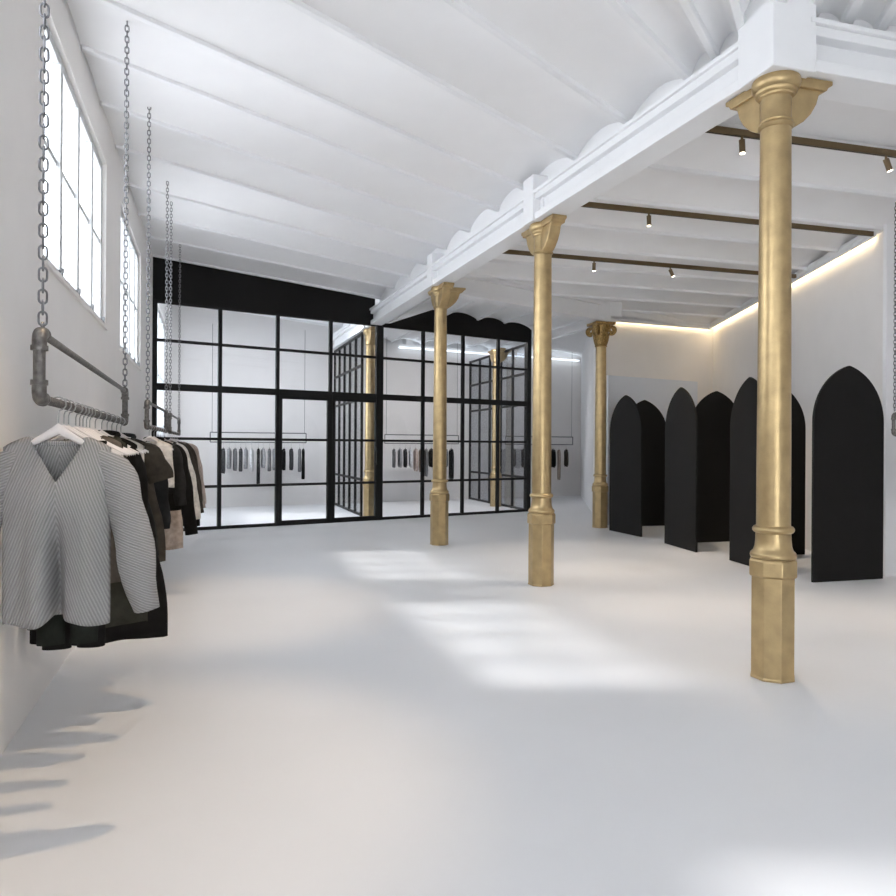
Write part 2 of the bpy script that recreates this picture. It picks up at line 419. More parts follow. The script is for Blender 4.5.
# ------------------------------------------------------------------ glazed partition
ZT = [0.02, .76, 1.60, 2.48, 3.27, 3.93]
def px2x(px):   # crossing of the partition's plan line with bearing px
    k = (px-448)/720; # x = k*y ; y = GL.y + m (x-GL.x)
    m = (GR.y-GL.y)/(GR.x-GL.x)
    y = (GL.y-m*GL.x)/(1-m*k); return k*y
posts = [-4.99, -4.058, -3.173, -2.284, -1.396, -0.534, 0.311, 1.111, 1.847]
gd = (GR-GL).normalized(); gL = (GR-GL).length
def gs(x): return (x-GL.x)/(GR.x-GL.x)*gL
gp = thing('glazed_partition', 'long black steel and glass partition with black header across the back of the shop', 'partition', (GL.x, GL.y, 0), ang(gd))
P = [gs(x) for x in posts]
H = .03
def bx(a, b, z0, z1, w=.06): return MB().box(a, b, -w/2, w/2, z0, z1)
for i, s in enumerate(P):
    w = .055 if i in (0, 8) else (.075 if i == 4 else .032)
    bx(s-w, s+w, 0, 3.95, .08 if i in (0, 4, 8) else .06).build('post', M['blacksteel'], gp)
for i in range(8):
    a, b = P[i]+.03, P[i+1]-.03
    for k, z in enumerate(ZT):
        h = .058 if k == 3 else (.035 if k in (0, 5) else .024)
        bx(a, b, max(0, z-h), z+h, .055 if k != 3 else .07).build('rail', M['blacksteel'], gp)
    for k in range(5):
        if i in (2, 3) and k < 3: continue
        MB().box(a, b, -.005, .005, ZT[k]+.03, ZT[k+1]-.03).build('glass_pane', M['glass'], gp)
# the hinged double door between the third and fifth post
for i in (2, 3):
    a, b = P[i]+.035, P[i+1]-.035
    d = MB(); d.box(a, a+.055, -.032, .032, .03, 2.43); d.box(b-.055 if i == 3 else b-.03, b, -.032, .032, .03, 2.43); d.box(a, b, -.032, .032, .03, .09); d.box(a, b, -.032, .032, 2.36, 2.43)
    dr = d.build('door', M['blacksteel'], gp)
    for k in range(3):
        MB().box(a+.05, b-.04, -.005, .005, max(.08, ZT[k]+.03), ZT[k+1]-.04).build('glass_pane', M['glass'], dr)
    if i == 3:
        hd = MB(); hd.box(b-.06, b-.02, -.095, -.07, 1.12, 1.46); hd.box(b-.055, b-.025, -.08, -.02, 1.15, 1.19); hd.box(b-.055, b-.025, -.08, -.02, 1.39, 1.43)
        hd.build('handle', M['blacksteel'], dr, bevel=.004)
# header left of the girder: follows the rising ceiling
zl = [(0, 4.72), (P[4]-.17, 4.44)]
hd = MB(); hd.prism([(P[0]-.07, 3.93), (P[4]-.12, 3.93), (P[4]-.12, 4.44), (P[0]-.07, 4.70)], (1, 0, 0), (0, 0, 1), (0, 1, 0), .07)
hd.build('header_panel', M['black'], gp)
hp = [(P[4]+.02, 3.90), (P[8]+.06, 3.90), (P[8]+.06, 4.19)]
val = [(P[8]+.06, 4.20), (gs(1.24), 4.27), (gs(.62), 4.27), (gs(-.10), 4.27), (gs(-.50), 4.34)]
top = []
def arcs(x0, x1, z0, z1, rise, n=8):
    return [(lerp(x0, x1, i/n), lerp(z0, z1, i/n)+rise*(1-(2*i/n-1)**2)) for i in range(1, n+1)]
top += arcs(gs(1.85)+.06, gs(1.24), 4.20, 4.27, .08)
top += arcs(gs(1.24), gs(.62), 4.27, 4.27, .09)
top += arcs(gs(.62), gs(-.10), 4.27, 4.30, .10)
top += [(gs(-.30), 4.36), (gs(-.36), 4.37), (P[4]+.22, 3.98), (P[4]+.02, 3.965)]
MB().prism(hp+top, (1, 0, 0), (0, 0, 1), (0, 1, 0), .07).build('header_panel', M['black'], gp)

def side_partition(label, a, b, n, zt):
    a = Vector(a); b = Vector(b); L = (b-a).length
    t = thing('side_partition', label, 'partition', (a.x, a.y, 0), ang(b-a))
    for i in range(n+1):
        s = L*i/n; MB().box(s-.025, s+.025, -.025, .025, 0, zt).build('post', M['blacksteel'], t)
    for i in range(n):
        x0, x1 = L*i/n+.025, L*(i+1)/n-.025; zs = [.03, .78, 2.48, 3.2, zt-.03]
        for k, z in enumerate(zs):
            MB().box(x0, x1, -.02, .02, z-.025, z+.025).build('rail', M['blacksteel'], t)
        for k in range(4): MB().box(x0, x1, -.004, .004, zs[k]+.02, zs[k+1]-.02).build('glass_pane', M['glass'], t)
    return t
side_partition('inner black framed glass wall running back from the gold column behind the glass', (-1.83, 15.25), (-2.88, 18.25), 5, 3.9)
side_partition('black framed glass side wall at the right corner of the glazed room', (1.80, 16.78), (.62, 20.35), 5, 3.9)

# ------------------------------------------------------------------ black arched panels
def arch_poly(w, spring=1.795, n=14):
    h = w/2; rise = .645; c = (rise*rise-h*h)/(2*h); R = h+c
    pts = [(-h, 0), (h, 0), (h, spring)]
    a1 = math.atan2(rise, c)
    for i in range(1, n+1):
        a = a1*i/n; pts.append((-c+R*math.cos(a), spring+R*math.sin(a)))
    for i in range(n-1, -1, -1):
        a = a1*i/n; pts.append((c-R*math.cos(a), spring+R*math.sin(a)))
    return pts
def arch(label, a, b, h=.984):
    a = Vector(a); b = Vector(b); mid = (a+b)/2; w = (b-a).length
    o = MB().prism([(x, z*h) for x, z in arch_poly(w)], (1, 0, 0), (0, 0, 1), (0, 1, 0), .035)
    ob = o.build('arched_panel', M['black'], bevel=.004); ob.location = (mid.x, mid.y, 0); ob.rotation_euler = (0, 0, ang(b-a))
    tag(ob, label, 'panel', 'black pointed arch panels')
    return ob
arch('leftmost black pointed-arch panel, turned sideways beside the ornate gold column', (2.925, 12.96), (3.24, 12.02))
arch('black pointed-arch panel partly hidden behind the leftmost sideways arch', (3.28, 13.62), (4.20, 13.82))
arch('second sideways black pointed-arch panel from the left', (3.405, 11.25), (3.565, 10.30))
arch('wide black pointed-arch panel between the second and third sideways arches', (3.80, 11.33), (4.74, 11.60))
arch('sideways black pointed-arch panel partly hidden by the nearest gold column', (3.775, 9.60), (3.90, 8.70))
arch('black pointed-arch panel behind the nearest gold column, only its right side showing', (4.09, 9.92), (5.04, 10.17))
arch('rightmost black pointed-arch panel, seen full face beside the white wall end', (4.08, 8.05), (5.02, 8.315), 1.0)

# pale board behind the arches
bd = MB(); bA = Vector((3.06, 13.86)); bB = Vector((5.22, 15.12)); bd.bar(bA, bB, .04, 0, 2.88)
tag(bd.build('tall_board', M['board'], loc=((bA.x+bB.x)/2, (bA.y+bB.y)/2, 0), bevel=.006), 'tall pale blue-grey board standing behind the black arched panels', 'board')

# ------------------------------------------------------------------ cove lights
def strip(name, a, b, z, m, label, w=.04, h=.02):
    a = Vector(a); b = Vector(b); mid = (a+b)/2
    return tag(MB().bar(a, b, w, z, z+h).build(name, m, loc=(mid.x, mid.y, z)), label, 'light')
rn = Vector((-1, .076)).normalized()
strip('cove_light', Vector((5.157, 8.70))+rn*.035, Vector((5.67, 15.42))+rn*.035, 4.05, M['led_warm'], 'warm light strip along the top of the right wall', )
bw = (Vector((5.72, 15.52))-Vector((3.02, 14.42))).normalized(); bn = Vector((bw.y, -bw.x))
strip('cove_light', Vector((3.1, 14.46))+bn*.035, Vector((5.62, 15.48))+bn*.035, 4.05, M['led_warm'], 'warm light strip along the top of the wall behind the arched panels')
# housings that shade the strips from the room and the vaults
l = MB(); l.bar(Vector((5.145, 8.55))+rn*.085, Vector((5.65, 15.42))+rn*.085, .03, 4.02, 4.14); l.bar(Vector((5.145, 8.55))+rn*.05, Vector((5.65, 15.42))+rn*.05, .12, 4.075, 4.10); struct(l.build('trim_6', M['beam']))
l = MB(); l.bar(Vector((3.1, 14.46))+bn*.085, Vector((5.6, 15.46))+bn*.085, .03, 4.02, 4.14); l.bar(Vector((3.1, 14.46))+bn*.05, Vector((5.6, 15.46))+bn*.05, .12, 4.075, 4.10); struct(l.build('trim_7', M['beam']))
fd = (FW1-FW0).normalized(); fn = Vector((fd.y, -fd.x))
strip('cove_light', FW0+fd*5.9+fn*.12, FW1-fd*.2+fn*.12, 4.12, M['led_cool'], 'cool light strip along the top of the far wall behind the glass', .10, .03)

# ------------------------------------------------------------------ spotlight tracks
def track(label, a, b):
    a = Vector(a); b = Vector(b); L = (b-a).length
    t = thing('spotlight_track', label, 'track', (a.x, a.y, 4.04), ang(b-a), 'bronze spotlight tracks')
    MB().box(0, L, -.019, .019, -.018, .035).build('track_rail', M['bronze'], t, bevel=.003)
    MB().box(-.02, .0, -.021, .021, -.02, .035).build('end_cap', M['bronze'], t)
    MB().box(0.02, L-.02, -.006, .006, -.0195, -.0175).build('slot', M['blacksteel'], t)
    return t
track('bronze ceiling track nearest the camera, passing behind the nearest gold column', (2.02, 5.745), (7.6, 7.22))
track('middle bronze ceiling track running from the girder to the lit right wall', (1.38, 7.555), (5.03, 8.555))
track('farthest bronze ceiling track, passing behind the second gold column', (.66, 9.40), (5.14, 10.68))
def spot(label, x, y, tilt=0.0, yaw=0.0, power=150):
    t = thing('spotlight', label, 'spotlight', (x, y, 4.02), yaw, 'small bronze spotlights')
    MB().tube([(0, 0, .004), (0, 0, -.035)], .011, 12).build('stem', M['bronze'], t, True)
    d = Vector((math.sin(tilt), 0, -math.cos(tilt))); p = Vector((0, 0, -.03))
    MB().tube([p-d*.005, p+d*.10], .024, 20).build('lamp_body', M['bronze'], t, True)
    MB().tube([p+d*.099, p+d*.106], .020, 20).build('lens', M['lens'], t, True)
    li = bpy.data.lights.new('spot_lamp', 'SPOT'); li.energy = power; li.spot_size = math.radians(62); li.spot_blend = .8; li.color = (1, .82, .62); li.shadow_soft_size = .03
    lo = bpy.data.objects.new('spot_lamp', li); C.objects.link(lo); lo.parent = t
    lo.location = p+d*.115; lo.rotation_euler = d.to_track_quat('-Z', 'Y').to_euler()
    return t
tA = lambda s: Vector((2.02, 5.745))+(Vector((7.6, 7.22))-Vector((2.02, 5.745))).normalized()*s
tB = lambda s: Vector((1.38, 7.555))+(Vector((5.03, 8.555))-Vector((1.38, 7.555))).normalized()*s
tC = lambda s: Vector((.66, 9.40))+(Vector((5.14, 10.68))-Vector((.66, 9.40))).normalized()*s
q = tA(.36); spot('bronze spotlight on the nearest track, left of the nearest gold column', q.x, q.y, .05)
q = tA(1.80); spot('bronze spotlight on the nearest track, at the right edge, tilted', q.x, q.y, .35)
q = tB(.80); spot('only bronze spotlight on the middle ceiling track', q.x, q.y, .02)
q = tC(1.36); spot('left bronze spotlight on the farthest ceiling track', q.x, q.y, .0)
q = tC(2.54); spot('right bronze spotlight on the farthest ceiling track, tilted', q.x, q.y, .4)

# ------------------------------------------------------------------ pipe rails and chains
Z_LO, Z_HI = 1.655, 1.880
def chain(label, x, y, z0, z1, rz, pitch=.0385):
    mb = MB(); n = int(round((z1-z0)/pitch)); pt = (z1-z0)/n; R = .0125; r = .0037; h = pt/2+r*.9-R+.002
    for k in range(n):
        zc = z0+(k+.5)*pt; a = PI/2*(k % 2)+.07*math.sin(k*1.3)
        pts = []
        for i in range(7): th = PI*i/6; pts.append((R*math.cos(th), h+R*math.sin(th)))
        for i in range(7): th = PI+PI*i/6; pts.append((R*math.cos(th), -h+R*math.sin(th)))
        pts.append(pts[0])
        mb.tube([(px*math.cos(a), px*math.sin(a), zc-z0+pz) for px, pz in pts], r, 6, cap=False)
    o = mb.build('chain', M['chain'], smooth=True, angle=80); o.location = (x, y, z0); o.rotation_euler = (0, 0, rz)
    return tag(o, label, 'chain', 'chains holding the pipe rails')
def pipe_rail(label, a, b, thick=1.0, group='clothes rails made of pipe'):
    a = Vector(a); b = Vector(b); L = (b-a).length
    t = thing('clothes_rail', label, 'clothes rail', (a.x, a.y, Z_LO), ang(b-a), group)
    H = Z_HI-Z_LO; q = thick
    for x in (0, L): MB().tube([(x, 0, .03), (x, 0, H-.02)], .0195*q, 16).build('post', M['galv'], t, True)
    MB().tube([(.02, 0, H), (L-.02, 0, H)], .0135*q, 14).build('top_pipe', M['galv'], t, True)
    bp = MB().tube([(.03, 0, 0), (L*.28, 0, 0)], .0165*q, 14); bp.tube([(L*.28, 0, 0), (L-.03, 0, 0)], .0185*q, 14)
    bp.build('bottom_pipe', M['galvrough'], t, True)
    for x, sg in ((0, 1), (L, -1)):
        for z, sz in ((0, 1), (H, -1)):
            pts = [(x, 0, z+sz*.055), (x, 0, z+sz*.03)]+[(x+sg*.03*(1-math.cos(th)), 0, z+sz*.03*(1-math.sin(th))) for th in [PI/8*i for i in range(1, 5)]]+[(x+sg*.055, 0, z)]
            e = MB().tube(pts, .0235*q, 16)
            e.tube([(x, 0, z+sz*.045), (x, 0, z+sz*.062)], .0275*q, 16); e.tube([(x+sg*.045, 0, z), (x+sg*.06, 0, z)], .0255*q, 16)
            e.build('elbow', M['galv'], t, True)
    for x in (0.05, L-.012):
        e = MB(); e.tube([(x+.016*math.cos(th), 0, H+.028+.014*math.sin(th)) for th in [2*PI*i/12 for i in range(13)]], .004, 6, cap=False)
        e.build('eye', M['chain'], t, True)
    return t
RAIL1 = (Vector((-1.398, 2.46)), Vector((-2.312, 5.15)))
RAIL2 = (Vector((-2.70, 6.45)), Vector((-3.29, 8.40)))
RAIL3 = (Vector((-3.50, 9.05)), Vector((-4.13, 11.05)))
for (a, b), lb, w0, w1 in ((RAIL1, 'nearest hanging pipe rail, holding the grey sweater', 'nearest chain, at the front end of the nearest pipe rail', 'chain at the far end of the nearest pipe rail'),
                   (RAIL2, 'second hanging pipe rail along the left wall, holding the black coat', 'chain at the front end of the second pipe rail', 'chain at the far end of the second pipe rail'),
                   (RAIL3, 'third hanging pipe rail along the left wall, nearest the glass partition', 'chain at the front end of the third pipe rail', 'chain at the far end of the third pipe rail')):
    pipe_rail(lb, a, b)
    d = (b-a).normalized(); rz = math.atan2(-a.x, a.y)
    q = a+d*.05; chain(w0, q.x, q.y, Z_HI+.036, 4.56, rz); q = b-d*.012; chain(w1, q.x, q.y, Z_HI+.036, 4.56, rz)
R4 = (Vector((4.895, 7.91)), Vector((4.895, 7.91))+W*2.2)
pipe_rail('hanging pipe rail at the right edge, in front of the white wall end', *R4, thick=.95)
q = R4[0]+W*.012; chain('chain at the right edge, holding the right-hand pipe rail', q.x, q.y, Z_HI+.036, 4.2, .6)
q = R4[1]-W*.012; chain('chain holding the out-of-view end of the right-hand pipe rail', q.x, q.y, Z_HI+.036, 4.2, .6)

# ------------------------------------------------------------------ hangers and garments
def sm(t): t = max(0, min(1, t)); return t*t*(3-2*t)
def hanger(label, loc, rz, m='hanger', half=.21, group='white clothes hangers', drop=.120, thick=.016):
    t = thing('clothes_hanger', label, 'hanger', loc, rz, group)
    # hook over the pipe (local x across the rail, pipe runs along y)
    pts = [(.028*math.cos(th), 0, .028*math.sin(th)) for th in [math.radians(a) for a in range(-20, 200, 20)]]
    pts = [(.026*math.cos(math.radians(a)), 0, .026*math.sin(math.radians(a))) for a in range(200, -95, -20)]+[(0, 0, -.04), (0, 0, -.075)]
    MB().tube(pts, .0028, 8).build('hook', M['hook'], t, True)
    ar = MB()
    n = 13; vs = []; fs = []
    for i in range(n):
        s = -1+2*i/(n-1); x = s*half; zc = -.078-drop*abs(s)**.9; hh = lerp(thick, .012, abs(s)); yy = lerp(.014, .012, abs(s))
        yo = 0
        for k in range(8):
            th = 2*PI*k/8; vs.append((x, yo+yy*.5*math.cos(th), zc-hh*.5+hh*.6*math.sin(th)))
    for i in range(n-1):
        for k in range(8): fs.append((i*8+k, i*8+(k+1) % 8, (i+1)*8+(k+1) % 8, (i+1)*8+k))
    fs.append(tuple(range(8))); fs.append(tuple((n-1)*8+k for k in range(8)))
    ar.add(vs, fs); ar.build('arms', M[m], t, True, angle=80)
    return t

def body_mesh(sh, hem, z_neck, z_hem, nw, vfront, vback, slope, T=.075, folds=3, famp=.015, waist=None, nx=40, nz=22, ph=0.0, hemwave=.008, crease=0.0, armdrop=.0):
    """closed-sided bodice/dress: front and back sheets meeting at sides and shoulders. local x across, -y is the front."""
    mb = MB(); grid = {}
    vs = []; fs = []
    def halfw(z):
        t = (z_neck-z)/(z_neck-z_hem)
        w = lerp(sh, hem, sm(t*1.15-.05))
        if waist: w -= waist*math.exp(-((t-.45)/.18)**2)
        return w
    def ztop(s, front):
        x = abs(s)*sh
        if x < nw:
            d = vfront if front else vback
            f = 1-x/nw
            return z_neck-(d*f**.92 if front and d > .08 else d*(1-(x/nw)**2))
        return z_neck-slope*(x-nw)-.012*((x-nw)/max(1e-3, sh-nw))**3
    def idx(side, i, j): return grid[(side, i, j)]
    for side in (0, 1):
        for i in range(nx+1):
            s = -1+2*i/nx; sx = math.copysign(abs(s)**.85, s)
            zt = ztop(sx, side == 0)
            for j in range(nz+1):
                t = j/nz
                zh = z_hem+hemwave*math.sin(5*s+ph+side)+(.022*math.exp(-(s/.13)**2)-.010*s if crease and side == 0 else 0)
                z = lerp(zt, zh, t)
                w = halfw(z)
                x = sx*lerp(sh, w, min(1, t*1.6+.0)) if True else sx*w
                depth = (z_neck-z)/(z_neck-z_hem)
                env = max(0, 1-abs(s)**2.2)**.5
                th = T*(.12+.88*sm(depth*2.4+.02))*env
                if abs(sx)*sh >= nw: th = max(th, .012*env)*sm(t*9+.02)
                fo = famp*sm(depth*1.7-.15)*math.sin(folds*PI*s+ph+side*1.3)*env
                y = (-th if side == 0 else th)+fo
                if crease and side == 0: y += crease*math.exp(-((s-.0)/.09)**2)*sm(depth*1.8-.5)
                grid[(side, i, j)] = len(vs); vs.append((x, y, z))
    for side in (0, 1):
        for i in range(nx):
            for j in range(nz):
                fs.append((idx(side, i, j), idx(side, i+1, j), idx(side, i+1, j+1), idx(side, i, j+1)))
    mb.add(vs, fs)
    return mb
def weld(o, dist=.004, thick=.004):
    bm = bmesh.new(); bm.from_mesh(o.data)
    bmesh.ops.remove_doubles(bm, verts=bm.verts, dist=.0008); bmesh.ops.recalc_face_normals(bm, faces=bm.faces)
    bm.to_mesh(o.data); bm.free()
    for p in o.data.polygons: p.use_smooth = True
    md = o.modifiers.new('solid', 'SOLIDIFY'); md.thickness = thick; md.offset = 0
    return o
def limb_mesh(path, rx, ry, n=18, sub=5, wr=.006, ph=0.0, yo=0.0):
    """flattened tube through (x,z) path points"""
    pts = []
    k = len(path)
    for i in range(k-1):
        for q in range(sub if i < k-2 else sub+1):
            t = i+q/sub
            a, b = path[i], path[i+1]; f = q/sub
            p0 = path[max(0, i-1)]; p3 = path[min(k-1, i+2)]
            def cr(c0, c1, c2, c3): return .5*((2*c1)+(-c0+c2)*f+(2*c0-5*c1+4*c2-c3)*f*f+(-c0+3*c1-3*c2+c3)*f**3)
            pts.append((cr(p0[0], a[0], b[0], p3[0]), cr(p0[1], a[1], b[1], p3[1]), lerp(rx[i], rx[i+1], sm(f)), lerp(ry[i], ry[i+1], sm(f))))
    vs = []; fs = []; m = len(pts)
    for i, (x, z, a, b) in enumerate(pts):
        q = pts[min(i+1, m-1)]; p = pts[max(i-1, 0)]
        d = Vector((q[0]-p[0], q[1]-p[1])).normalized(); nrm = Vector((-d.y, d.x))
        for j in range(n):
            th = 2*PI*j/n; wv = 1+wr/max(a, .01)*math.sin(i*.9+3*th+ph)
            vs.append((x+nrm.x*a*math.cos(th)*wv, yo+b*math.sin(th)*wv, z+nrm.y*a*math.cos(th)*wv))
    for i in range(m-1):
        for j in range(n): fs.append((i*n+j, i*n+(j+1) % n, (i+1)*n+(j+1) % n, (i+1)*n+j))
    return MB().add(vs, fs)

def garment(name, label, cat, loc, rz, m, sh=.20, hem=.22, z_hem=-.85, z_neck=-.115, nw=.085, vf=.12, vb=.02, slope=.35, T=.045, sleeves=None, sm_mat=None,
            group='garments on the pipe rails', collar=False, waist=None, folds=3, famp=.014, ph=0.0, nx=36, nz=18, crease=0.0, extra=None):
    t = thing(name, label, cat, loc, rz, group)
    o = weld(body_mesh(sh, hem, z_neck, z_hem, nw, vf, vb, slope, T, folds, famp, waist, nx, nz, ph, crease=crease).build('body', M[m], t, True, angle=180))
    if sleeves:
        for sg in (-1, 1):
            path, rx, ry = sleeves
            weld(limb_mesh([(sg*x, z) for x, z in path], rx, ry, ph=ph+sg).build('sleeve', sm_mat or M[m], t, True, angle=180))
    if collar:
        pts = [(nw*1.02*math.cos(th), .03*math.sin(th)-.012, z_neck+.012+.012*math.sin(th)) for th in [PI*i/10 for i in range(11)]]
        MB().tube([(-.01, -.045, z_neck-vf*.85)]+[(-nw*.7, -.045, z_neck-vf*.3)]+pts[::-1]+[(nw*.7, -.045, z_neck-vf*.3), (.01, -.045, z_neck-vf*.85)], .014, 8).build('collar', M[m], t, True)
    return t
def trousers(label, loc, rz, m, z0=-.14, z_hem=-1.03, hw=.19, ph=0.0, hangsplit=.0):
    t = thing('trousers', label, 'trousers', loc, rz, 'garments on the pipe rails')
    MB().box(-hw, hw, -.016, .016, z0-.045, z0).build('waistband', M[m], t, bevel=.006)
    for sg in (-1, 1):
        weld(limb_mesh([(sg*hw*.50, z0-.03), (sg*hw*.54, z0-.3), (sg*hw*.56, z_hem)], [hw*.52, hw*.50, hw*.44], [.018, .03, .03], ph=ph+sg, wr=.004).build('leg', M[m], t, True, angle=180))
    return t

d1 = (RAIL1[1]-RAIL1[0]).normalized(); rz1 = ang(d1)-PI/2
def on1(y): return RAIL1[0]+d1*((y-RAIL1[0].y)/d1.y)
def L3(p, z=Z_LO+.0): return (p.x, p.y, z)
SW = ([(.115, -.225), (.195, -.262), (.24, -.39), (.279, -.60), (.318, -.82)], [.046, .066, .066, .070, .046], [.010, .030, .046, .05, .038])
LONG = ([(.15, -.185), (.20, -.24), (.235, -.40), (.255, -.58), (.265, -.74)], [.05, .06, .058, .055, .05], [.045, .05, .045, .045, .04])
# grey rib-knit sweater
p = on1(2.79)
hanger('white hanger inside the grey V-neck sweater at the front of the rail', L3(p), rz1, half=.155, drop=.105, thick=.034)
sw = garment('sweater', 'light grey ribbed V-neck sweater at the front of the nearest rail', 'sweater', L3(p), rz1, 'knit', sh=.185, hem=.185, z_hem=-.845, z_neck=-.128, nw=.10, vf=.175, vb=.016, slope=.36, T=.075,
             sleeves=SW, sm_mat=M['knitsleeve'], folds=2.6, famp=.018, nx=72, nz=34, crease=.13, ph=.6)
nb = MB().tube([(.099*math.cos(th), .002+.012*math.sin(th), -.136-.020*math.sin(th)) for th in [PI*i/16 for i in range(17)]], .011, 8)
nb.build('neckband', M['knitrib'], sw, True)

seq = [  # y on rail, kind, label, args
 (3.00, 'trousers', 'dark green trousers hanging just behind the grey sweater', dict(m='c_green', z_hem=-.985, hw=.115)),
 (3.17, 'trousers', 'black trousers hanging second behind the grey sweater', dict(m='c_black', z_hem=-1.05, hw=.125)),
 (3.36, 'blouse', 'taupe grey sleeveless blouse, half hidden behind the grey sweater', dict(m='c_taupe', z_hem=-.80, hem=.21, sh=.17)),
 (3.56, 'tunic', 'charcoal long tunic whose grey hem shows under the sweater sleeve', dict(m='c_olive', z_hem=-1.05, hem=.27, sh=.17)),
 (3.74, 'camisole', 'dark olive sleeveless camisole on a white hanger behind the tunic', dict(m='c_olive', z_hem=-.9, sh=.13, nw=.10, hem=.2)),
 (3.98, 'coat', 'long black coat with the lowest hem on the nearest rail', dict(m='c_black', z_hem=-1.235, sh=.18, hem=.345, T=.08, sleeves=([(.12, -.20), (.17, -.26), (.19, -.42), (.22, -.60), (.255, -.79)], [.045, .048, .045, .045, .042], [.02, .04, .045, .045, .04]), collar=True)),
 (4.20, 'shirt', 'ivory shirt showing as a thin pale sliver beside the black coat', dict(m='c_ivory', z_hem=-.78, sh=.2, hem=.23)),
 (4.42, 'dress', 'dark olive dress hanging between the black coat and the brown top', dict(m='c_olive', z_hem=-.93, sh=.18, hem=.27)),
 (4.66, 'tunic', 'dark brown tunic with wide flared short sleeves at the far end of the nearest rail', dict(m='c_brown', z_hem=-.93, sh=.21, hem=.30, sleeves=([(.13, -.185), (.20, -.23), (.245, -.32), (.27, -.395)], [.055, .072, .082, .085], [.045, .05, .05, .05]))),
 (4.90, 'jacket', 'black fluffy jacket last on the nearest rail', dict(m='c_ink', z_hem=-.75, sh=.2, hem=.24, sleeves=LONG, collar=True)),
]
for k, (y, kind, lb, kw) in enumerate(seq):
    p = on1(y); rz = rz1+random.uniform(-.05, .05)
    hanger('white hanger of the '+lb.split(' hanging')[0].split(' with')[0].split(' whose')[0].split(' on ')[0].split(' showing')[0].split(' last')[0].split(',')[0]+' on the nearest rail', L3(p), rz)
    if kind == 'trousers': trousers(lb, L3(p), rz, kw['m'], z_hem=kw['z_hem'], hw=kw['hw'], ph=k)
    else: garment(kind, lb, kind, L3(p), rz, ph=k*1.1, **kw)
# bare hangers crowded together on the rail
for y, w in ((2.90, 'first'), (3.27, 'second'), (3.46, 'third')):
    p = on1(y); hanger('bare white hanger, %s of the empty ones behind the grey sweater' % w, L3(p), rz1+random.uniform(-.06, .06))

d2 = (RAIL2[1]-RAIL2[0]).normalized(); rz2 = ang(d2)-PI/2
def on2(f): return RAIL2[0].lerp(RAIL2[1], f)
LC = ([(.15, -.185), (.22, -.25), (.27, -.45), (.31, -.70), (.35, -1.05)], [.06, .068, .066, .062, .058], [.05, .05, .05, .05, .045])
seq2 = [
 (.10, 'blouse', 'ivory blouse at the front of the second rail', dict(m='c_ivory', z_hem=-.55, sh=.20, hem=.22)),
 (.20, 'jacket', 'short black jacket in front of the long black coat on the second rail', dict(m='c_ink', z_hem=-.62, sh=.19, hem=.22, sleeves=LONG)),
 (.32, 'coat', 'black coat with long sleeves hanging on the second rail', dict(m='c_black', z_hem=-.80, sh=.22, hem=.27, sleeves=LC, collar=True, T=.08)),
 (.44, 'dress', 'beige dress with low hem behind the black coat on the second rail', dict(m='c_beige', z_hem=-1.22, sh=.19, hem=.26)),
 (.56, 'cardigan', 'ivory cardigan whose sleeve edges the black coat on the second rail', dict(m='c_ivory', z_hem=-.9, sh=.22, hem=.27, sleeves=([(.15, -.185), (.23, -.25), (.29, -.45), (.33, -.66), (.36, -.95)], [.06]*5, [.05]*5))),
 (.68, 'dress', 'black dress behind the ivory cardigan on the second rail', dict(m='c_black', z_hem=-1.05, sh=.21, hem=.32, sleeves=LC)),
 (.80, 'coat', 'brown coat at the far end of the second rail', dict(m='c_brown', z_hem=-.85, sh=.23, hem=.30, sleeves=([(.15, -.185), (.24, -.25), (.30, -.45), (.34, -.66), (.37, -.80)], [.06]*5, [.05]*5))),
]
for k, (f, kind, lb, kw) in enumerate(seq2):
    p = on2(f); rz = rz2+random.uniform(-.05, .05)
    hanger('white hanger on the second rail under the '+' '.join(lb.split()[:3]), L3(p), rz)
    garment(kind, lb, kind, L3(p), rz, ph=k*.8, **kw)
d3 = (RAIL3[1]-RAIL3[0]).normalized(); rz3 = ang(d3)-PI/2
seq3 = [
 (.12, 'coat', 'brown coat at the front of the third rail', dict(m='c_brown', z_hem=-.95, sh=.22, hem=.3, sleeves=LC)),
 (.30, 'dress', 'taupe dress second on the third rail', dict(m='c_taupe', z_hem=-1.0, sh=.21, hem=.28)),
 (.48, 'cardigan', 'beige long cardigan in the middle of the third rail', dict(m='c_beige', z_hem=-.95, sh=.22, hem=.3, sleeves=LC)),
 (.66, 'jacket', 'dark grey jacket behind the beige cardigan on the third rail', dict(m='c_char', z_hem=-.8, sh=.21, hem=.26, sleeves=LONG)),
 (.84, 'coat', 'pale taupe coat nearest the glass partition on the third rail', dict(m='c_pink', z_hem=-.95, sh=.22, hem=.3, sleeves=LC)),
]
for k, (f, kind, lb, kw) in enumerate(seq3):
    p = RAIL3[0].lerp(RAIL3[1], f)
    hanger('white hanger on the third rail under the '+' '.join(lb.split()[:3]), L3(p), rz3)
    garment(kind, lb, kind, L3(p), rz3, ph=k*.7, nx=24, nz=12, **kw)
# right-hand rail
rz4 = ang(W)-PI/2
for f, m, nm, zh in ((.22, 'c_grey', 'grey', -.50), (.34, 'c_black', 'black', -.55)):
    p = R4[0]+W*(2.2*f); hanger('white hanger of the %s top on the right-hand rail' % nm, L3(p), rz4)
    garment('blouse', '%s top hanging on the right-hand rail at the edge of the picture' % nm, 'blouse', L3(p), rz4, m, z_hem=zh, sleeves=LONG, nx=24, nz=12)

